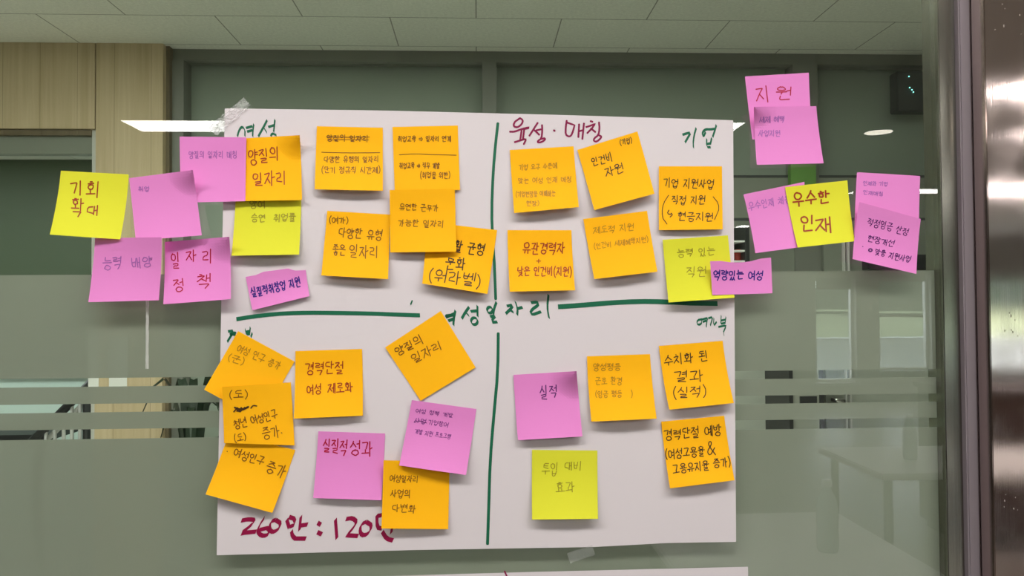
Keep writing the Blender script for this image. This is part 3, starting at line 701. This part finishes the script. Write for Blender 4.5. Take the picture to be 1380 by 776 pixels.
note('yellow', (893, 323), (981, 317), (990, 401), (901, 407.5), 'yellow note at the right end of the green line, partly under a torn pink strip', [
    T(OLV, '능력 있는', 912, 341, 964, 338, 11, .55), T(OLV, '직원', 925, 367, 953, 366, 14, .55)], 'faint olive handwriting', .014, None, .5)
note('pink', None, None, (1041, 395), (960, 397.5), 'small torn pink strip with purple writing over the poster right edge', [T(NAV, '역량있는 여성', 961, 370, 1029, 371, 13, .8)], 'dark purple handwriting', .004,
     top=[(957, 352), (972, 351.5), (985, 353.5), (1000, 353.5), (1012, 352), (1025, 348.5), (1039, 347)], bow=0, torn=True)
# on the glass at the right
note('pink', (1004, 103), (1090, 98), (1094, 182), (1014, 188), 'topmost pink note at the right with two crimson syllables', [
    T(CRI, '지', 1018, 129, 1039, 126, 22, .75), T(CRI, '원', 1045, 125, 1069, 125, 19, .75)], 'crimson handwriting', .006)
note('pink', (1016, 144), (1100, 143), (1110, 220), (1020, 222), 'pink note with two faint rows stuck over the topmost crimson-written one', [
    T(FAINT, '세제 혜택', 1023, 161, 1058, 160, 9, .5), T(FAINT, '사업지원', 1022, 180, 1052, 180, 9, .5)], 'faint purple handwriting', .011, [('TL', .014, .38)])
note('pink', (1002, 262), (1084, 245), (1086, 332), (1018, 341), 'tilted pink note tucked under the yellow note on the right glass', [
    T(FAINT, '우수인재 채용', 1008, 278, 1066, 268, 11, .5)], 'faint purple handwriting', .010, None, .6)
note('yellow', (1058, 252), (1142, 243), (1152, 325), (1075, 333.5), 'yellow note on the right glass with bold red-brown marker writing', [
    T(MAR, '우수한', 1067, 269, 1119, 264, 18, 1.1), T(MAR, '인', 1078, 300, 1099, 299, 21, 1.1), T(MAR, '재', 1098, 303, 1123, 302, 22, 1.1)], 'bold red-brown marker writing', .015, None, 1)
note('pink', (1155, 232), (1240, 237), (1238, 324), (1151, 318), 'upper of two overlapped pink notes at the far right, faint writing', [
    T(FAINT, '인재와 기업', 1163, 247, 1197, 248, 6, .45), T(FAINT, '인재매칭', 1163, 259, 1191, 261, 6, .45)], 'faint purple handwriting', .005)
note('pink', (1158, 272), (1241, 295), (1235, 369), (1149, 349), 'slanted pink note with three rows of dark writing at the far right', [
    T(PUR, '적정임금 산정', 1169, 298, 1225, 313, 11, .55), T(PUR, '현장개선', 1169, 321, 1206, 329, 9, .55), T(PUR, '맞춤 지원사업', 1179, 339, 1228, 350, 9, .6),
    L(PUR, circ(1173, 337, 2.2, 1.8), 1.0), L(PUR, [(1162.5, 332), (1163, 332.5)], .6)], 'dark purple handwriting', .012, None, .4)
# lower left of the poster
note('orange', (321, 446), (397, 487), (352, 566), (275, 525), 'strongly tilted orange note at the lower left, top of a chain of three', [
    T(FB, '여성 인구 증가', 320, 468, 378, 494, 11, .55), T(FB, '(군)', 307, 481, 330, 488, 10, .55)], 'faint brown handwriting', .006, None, 0)
note('orange', (308, 585), (398, 606), (367, 691), (277, 666), 'lowest orange note of the chain of three at the lower left', [
    T(BR, '여성인구', 315, 609, 357, 622, 13, .65), T(BR, '증가', 359, 627, 386, 636, 17, .7), L(BR, [(306, 608), (306.6, 608.4)], .7)], 'brown handwriting', .012, None, .3)
note('orange', (299, 521), (392, 515), (397, 600), (302, 597), 'middle orange note of the chain of three at the lower left, with a black scribble', [
    T(BR, '(도)', 308, 532, 335, 531, 11, .6), L(DK, [(315, 555), (322, 547), (318, 557), (328, 546), (320, 558), (333, 546), (322, 556), (334, 549)], .9), L(DK, [(316, 549), (325, 552), (335, 548)], 1.2), L(DK, [(338, 550), (341, 546), (346, 547)], .9),
    T(BR, '청년 여성인구', 315, 573, 374, 557, 13, .65), T(BR, '(도)', 315, 591, 332, 588, 10, .6), T(BR, '증가', 353, 585, 377, 580, 17, .65), L(BR, [(379, 583), (380, 583.4)], .7)], 'brown handwriting', .005)
note('orange', (398, 473), (488, 470), (489, 560), (396, 564), 'orange note with two neat rows of red-brown writing, lower left of the poster', [
    T(RED, '경력단절', 411, 497, 464, 495, 17, .7), T(RED, '여성', 413, 525, 434, 524, 14, .7), T(RED, '제로화', 441, 524, 476, 522, 14, .7)], 'red-brown handwriting', .011)
note('orange', (519, 468), (594, 419), (641, 495), (567, 540), 'orange note turned like a diamond, covering the first green title letter', [
    T(BR, '양질의', 533, 476, 570, 456, 13, .65), T(BR, '일자리', 555, 485, 596, 464, 14, .65)], 'dark brown handwriting', .004, None, 0)
note('pink', (429, 581), (519, 584), (514, 674), (422, 671), 'pink note with large crimson writing along its top, lower left', [
    T(CRI, '실질적', 435, 601, 469, 603, 20, .8), T(CRI, '성과', 471, 604, 503, 604, 20, .8)], 'crimson handwriting', .010)
note('orange', (517, 620), (606, 622), (604, 713), (514, 712), 'orange note with three short rows below the tilted pink note, bottom of the poster', [
    T(BR, '여성일자리', 525, 644, 564, 646, 10, .5), T(BR, '사업의', 526, 664, 554, 665, 11, .55), T(BR, '다변화', 528, 684, 561, 686, 11, .55)], 'brown handwriting', .009)
note('pink', (555, 539), (642, 551), (628, 640), (538, 627), 'tilted pink note with tiny dark rows, left of the lower green line', [
    T(PU2, '여성 정책 개발', 560, 553, 611, 560, 6, .42), T(PU2, '사업', 558, 566, 575, 568, 7, .5), L(PUR, [(558, 569), (566, 567), (575, 570)], .45), T(PU2, '기업참여', 577, 568, 605, 573, 7, .42), T(PU2, '개발 지원 프로그램', 559, 581, 608, 589, 7, .42)], 'tiny purple handwriting', .015, None, .4)
# lower right of the poster
note('pink', (692, 505), (777, 500), (785, 588), (698, 593), 'pink note with two dark purple syllables, right of the lower green line', [
    T(PUR, '실', 727, 529, 739, 528, 19, .75), T(PUR, '적', 740, 528, 752, 527, 17, .75)], 'dark purple handwriting', .011, [('TR', .018, .44)], 1)
note('orange', (791, 480), (876, 477), (885, 564), (797, 568), 'orange note with three faint rows, between a pink note and the right-hand pair', [
    T(FB, '양성평등', 799, 495, 837, 494, 10, .5), T(FB, '근로 환경', 802, 514, 839, 513, 10, .5), T(FB, '(임금 평등   )', 802, 531, 853, 530, 9, .5)], 'faint brown handwriting', .014, None, 1)
note('yellow', (717, 606), (805, 607), (806, 699), (717, 700), 'only yellow note in the lower half of the poster', [
    T(OLV, '투입', 730, 631, 753, 632, 17, .55), T(OLV, '대비', 760, 628, 785, 628, 12, .55), T(OLV, '효과', 748, 657, 775, 655, 15, .55)], 'faint olive handwriting', .013)
note('orange', (888, 466), (974, 459), (989, 543), (902, 552), 'upper orange note of the pair at the lower right poster edge', [
    T(DK, '수치화 된', 894, 486, 955, 479, 15, .65), T(DK, '결과', 908, 508, 949, 505, 15, .65), T(DK, '(실적)', 906, 529, 953, 526, 16, .65)], 'dark brown handwriting', .013, None, .9)
note('orange', (891, 568), (976, 560), (990, 647), (903, 658), 'lower orange note of the pair at the lower right poster edge, with an ampersand', [
    T(DK, '경력단절 예방', 895, 587, 973, 579, 15, .65), T(DK, '(여성고용율', 896, 612, 950, 608, 13, .65), T(DK, '&', 951, 605, 965, 604, 20, .7), T(DK, '고용유지율 증가)', 906, 633, 985, 622, 13, .65)], 'dark brown handwriting', .013, None, .9)

# ------------------------------------------------------------------ tape
def tape(name, pts, w, mt, label, crumple=0, dep=.003):
    bm = bmesh.new(); rnd = random.Random(3); n = 22; rows = []
    for k in range(n+1):
        t_ = k/n; a, b = pts[0], pts[1]; x, y = a[0]+(b[0]-a[0])*t_, a[1]+(b[1]-a[1])*t_
        d = math.hypot(b[0]-a[0], b[1]-a[1]); nx, ny = -(b[1]-a[1])/d, (b[0]-a[0])/d
        r = []
        for i in range(9):
            s_ = (i/8-.5)*w
            j = rnd.uniform(-1, 1)*crumple
            r.append(bm.verts.new(P(x+nx*s_+j*2.2, y+ny*s_+rnd.uniform(-1, 1)*crumple*2.2, -(dep+abs(rnd.gauss(0, 1))*crumple*.0035))))
        rows.append(r)
    for a, b in zip(rows, rows[1:]):
        for i in range(8): bm.faces.new((a[i], a[i+1], b[i+1], b[i]))
    return tag(bm_obj(name, bm, mt), label, 'tape')
tape('adhesive_tape', ((286, 177), (333, 137)), 15, M['tape'], 'crumpled clear tape over the poster top left corner', .5)
tape('adhesive_tape', ((766, 752), (800, 741)), 14, M['tape_faint'], 'clear tape at the poster bottom edge', .3)
tape('adhesive_tape', ((198.6, 405), (198.2, 497)), 4.2, M['tape_strip'], 'thin whitish tape strip hanging below the pink notes on the left glass', .12, .001)  # pale strip stands in for a cord's reflection in the glass

# ------------------------------------------------------------------ things in the far room
ch = empty('chalkboard', (0, 4.46, 1.5), 'dark green board on the wall beyond the left doorway', 'board')
bx = pbox(-60, 128, 205, 500, 4.46, 4.5); box('panel', bx, M['board'], ch)
boxes('frame', [(bx[0]-.02, bx[0], 4.45, 4.5, bx[4]-.02, bx[5]+.02), (bx[1], bx[1]+.02, 4.45, 4.5, bx[4]-.02, bx[5]+.02), (bx[0], bx[1], 4.45, 4.5, bx[4]-.02, bx[4]), (bx[0], bx[1], 4.45, 4.5, bx[5], bx[5]+.02)], M['darkgrey'], ch)
# desk and chair beyond the doorway
yd = 3.6; z_t = Z(40, 586, yd)
dk = empty('desk', (X(20, 590, yd), yd, 0), 'dark-topped desk beyond the left doorway', 'desk')
xa, xb = X(-40, 590, yd), X(62, 590, yd)
box('desk_top', (xa, xb, yd, yd+.6, z_t-.04, z_t), M['dark'], dk, .004)
for sx in (xa+.05, xb-.05):
    for sy in (yd+.05, yd+.55): tube('leg', [(sx, sy, 0), (sx, sy, z_t-.04)], .018, M['dark'], dk)
sr = empty('stair_railing', (X(95, 560, 3.1), 3.1, 0), 'sloping stair railing with pale balusters, seen through the clear stripes at the left', 'railing')
ys = 3.1; q0, q1 = P(40, 598, ys), P(126, 512, ys)
tube('handrail', [q0, q1], .022, M['dark'], sr)
tube('lower_rail', [P(50, 606, ys+.02), P(132, 524, ys+.02)], .013, M['frame_white'], sr)
for px in (62, 74, 86, 97, 108):
    t_ = (px-40)/86; top = q0+(q1-q0)*t_
    tube('baluster', [(top.x, ys, 0), (top.x, ys, top.z)], .009, M['frame_white'], sr)
tube('newel_post', [(P(117, 560, ys).x, ys, 0), (P(117, 560, ys).x, ys, q1.z-.03)], .02, M['dark'], sr)
# two white sheets added over pale patches of the wood column, potted plant before the partition
for i, (a, b) in enumerate(((119, 133), (147, 171))):
    o = box('notice_sheet', pbox(a, b, 455, 523, YW-.0015, YW-.0005), M['paper'])
    tag(o, ('narrow white notice on the wood column', 'wider white notice on the wood column, right of the narrow one')[i], 'paper', 'notices on the wood column')
yp = 1.9; xp = X(258, 560, yp)
pl = empty('potted_plant', (xp, yp, 0), 'dark arching-leaved plant seen through the clear stripes left of the poster', 'plant')
lathe('pot', [(.09, 0), (.11, .2), (.125, .26), (.115, .27), (.10, .24)], M['pot'], pl, (xp, yp, 0), 24)
rnd = random.Random(5)
zt = Z(258, 500, yp)
for k in range(26):
    a = rnd.uniform(0, 6.28); r = rnd.uniform(.08, .22); hh = rnd.uniform(.7, 1.06)*(zt+.02); bm = bmesh.new(); prev = None
    for j in range(9):
        t_ = j/8; x = xp+math.cos(a)*r*t_**2; y = yp+math.sin(a)*r*.7*t_**2; z = .25+(hh-.25)*math.sin(t_*2.05)/math.sin(1.571)*.98
        w = .017*math.sin(math.pi*min(1, t_*.93+.07))+.002
        v = [bm.verts.new((x-math.sin(a)*w, y+math.cos(a)*w, z)), bm.verts.new((x, y, z-.006)), bm.verts.new((x+math.sin(a)*w, y-math.cos(a)*w, z))]
        if prev:
            bm.faces.new((prev[0], prev[1], v[1], v[0])); bm.faces.new((prev[1], prev[2], v[2], v[1]))
        prev = v
    bm_obj('leaf', bm, M['leaf'], pl, True)
# right side of the partition
def wallbit(name, rect, d, mt, label, cat, y=YF-.012): return tag(box(name, pbox(*rect, y-d, y), mt, bev=.001), label, cat)
gs = wallbit('notice_board', (1066, 1100, 221, 262), .03, M['green'], 'small green board on the dark upright behind the right-hand notes', 'board', YF-.02)
db = empty('network_box', (0, 0, 0), 'dark box with tiny cyan lights high on the right of the far partition', 'device')
b = pbox(1209, 1262, 96, 150, YF-.07, YF-.012); box('casing', b, M['darkgrey'], db, .004)
for (a, c) in ((1225, 103), (1226, 118), (1229, 121), (1231, 124), (1248, 121)):
    q = P(a, c, YF-.075); bm = bmesh.new(); bmesh.ops.create_icosphere(bm, subdivisions=2, radius=.0026, matrix=Matrix.Translation(q)); bm_obj('indicator_light', bm, M['led'], db)
wallbit('monitor', (1170, 1263, 343, 363), .05, M['dark'], 'dark low screen on the far partition beside the slanted pink note', 'screen')
cab = empty('cabinet', (0, 0, 0), 'grey cabinet low behind the glass, right of the poster', 'cabinet')
b = pbox(1065, 1107, 470, 640, YF-.25, YF-.02); b = (b[0], b[1], b[2], b[3], 0, b[5])
box('body', b, M['far_wall'], cab, .003)
boxes('trim', [(b[0]-.006, b[0]+.008, b[2]-.008, b[3], 0, b[5]), (b[1]-.008, b[1]+.006, b[2]-.008, b[3], 0, b[5])], M['dark'], cab)
q = pbox(1079, 1101, 534, 546, YF-.26, YF-.251); box('display', q, M['dark'], cab)
dr = st(boxes('door_1', [pbox(1112, 1146, 300, 640, YF-.03, YF-.012)], M['far_panel']))
tube('handle', [P(1122, 538, YF-.035), P(1122, 538, YF-.07), P(1138, 541, YF-.075)], .011, M['chrome'], dr)
st(boxes('trim_11', [pbox(1139, 1141, 300, 640, YF-.045, YF-.012), pbox(1144.5, 1147, 300, 640, YF-.045, YF-.012)], M['frame_white']))
sh = empty('wall_shelf', (0, 0, 0), 'small dark shelf rack just right of the poster edge', 'shelf')
for yy in (325, 338, 352): box('board', pbox(975, 1004, yy-1.2, yy+1.2, YF-.16, YF-.012), M['paper'], sh)
box('upright', pbox(1005, 1010, 303, 360, YF-.17, YF-.012), M['dark'], sh)
tag(boxes('cup', [], M['red']) if False else lathe('cup', [(.012, 0), (.018, .045), (.016, .045), (.0105, .004)], M['red'], None, (X(995, 350, YF-.1), YF-.1, pbox(975, 1004, 350.8, 353.2, YF-.16, YF-.012)[5]), 20), 'small red cup on the lowest shelf right of the poster', 'cup')

# ------------------------------------------------------------------ near-room things mirrored in the glass
def table(x0, x1, y0, y1, label):
    e = empty('table', ((x0+x1)/2, (y0+y1)/2, 0), label, 'table', 'white tables of the near room')
    box('table_top', (x0, x1, y0, y1, .72, .75), M['tabletop'], e, .006)
    for sx in (x0+.06, x1-.06):
        for sy in (y0+.06, y1-.06): tube('leg', [(sx, sy, 0), (sx, sy, .72)], .02, M['darkgrey'], e)
def bottle(x, y, label):
    e = empty('water_bottle', (x, y, .75), label, 'bottle', 'water bottles on the white tables')
    lathe('body', [(.028, 0), (.032, .01), (.032, .06), (.029, .07), (.032, .08), (.032, .13), (.026, .16), (.013, .185), (.013, .195)], M['plastic'], e, (x, y, .7505), 24)
    lathe('cap', [(.015, .195), (.015, .212), (.012, .214)], M['cap'], e, (x, y, .7505), 20)
table(1.75, 3.1, -3.05, -2.42, 'white table mirrored in the lower right of the glass, farther one')
table(.55, 1.28, -1.85, -1.15, 'white table mirrored in the lower right of the glass, nearer one')
sb = empty('sideboard', (3.5, -3.95, 0), 'dark brown sideboard mirrored in the steel column', 'cabinet')
box('body', (2.95, 4.25, -4.2, -3.72, .06, .93), M['brown'], sb, .004)
box('worktop', (2.93, 4.27, -4.22, -3.70, .93, .96), M['brown'], sb, .004)
box('plinth', (2.99, 4.21, -4.18, -3.76, 0, .06), M['dark'], sb)
for k in range(3):
    d_ = box('door', (2.97+k*.427, 2.97+k*.427+.415, -3.72, -3.70, .09, .91), M['brown'], sb, .003)
    box('handle', (3.33+k*.427, 3.345+k*.427, -3.70, -3.68, .55, .7), M['chrome'], d_)
bottle(2.05, -2.72, 'clear water bottle on the farther mirrored table')
bottle(1.05, -1.42, 'clear water bottle on the nearer mirrored table')
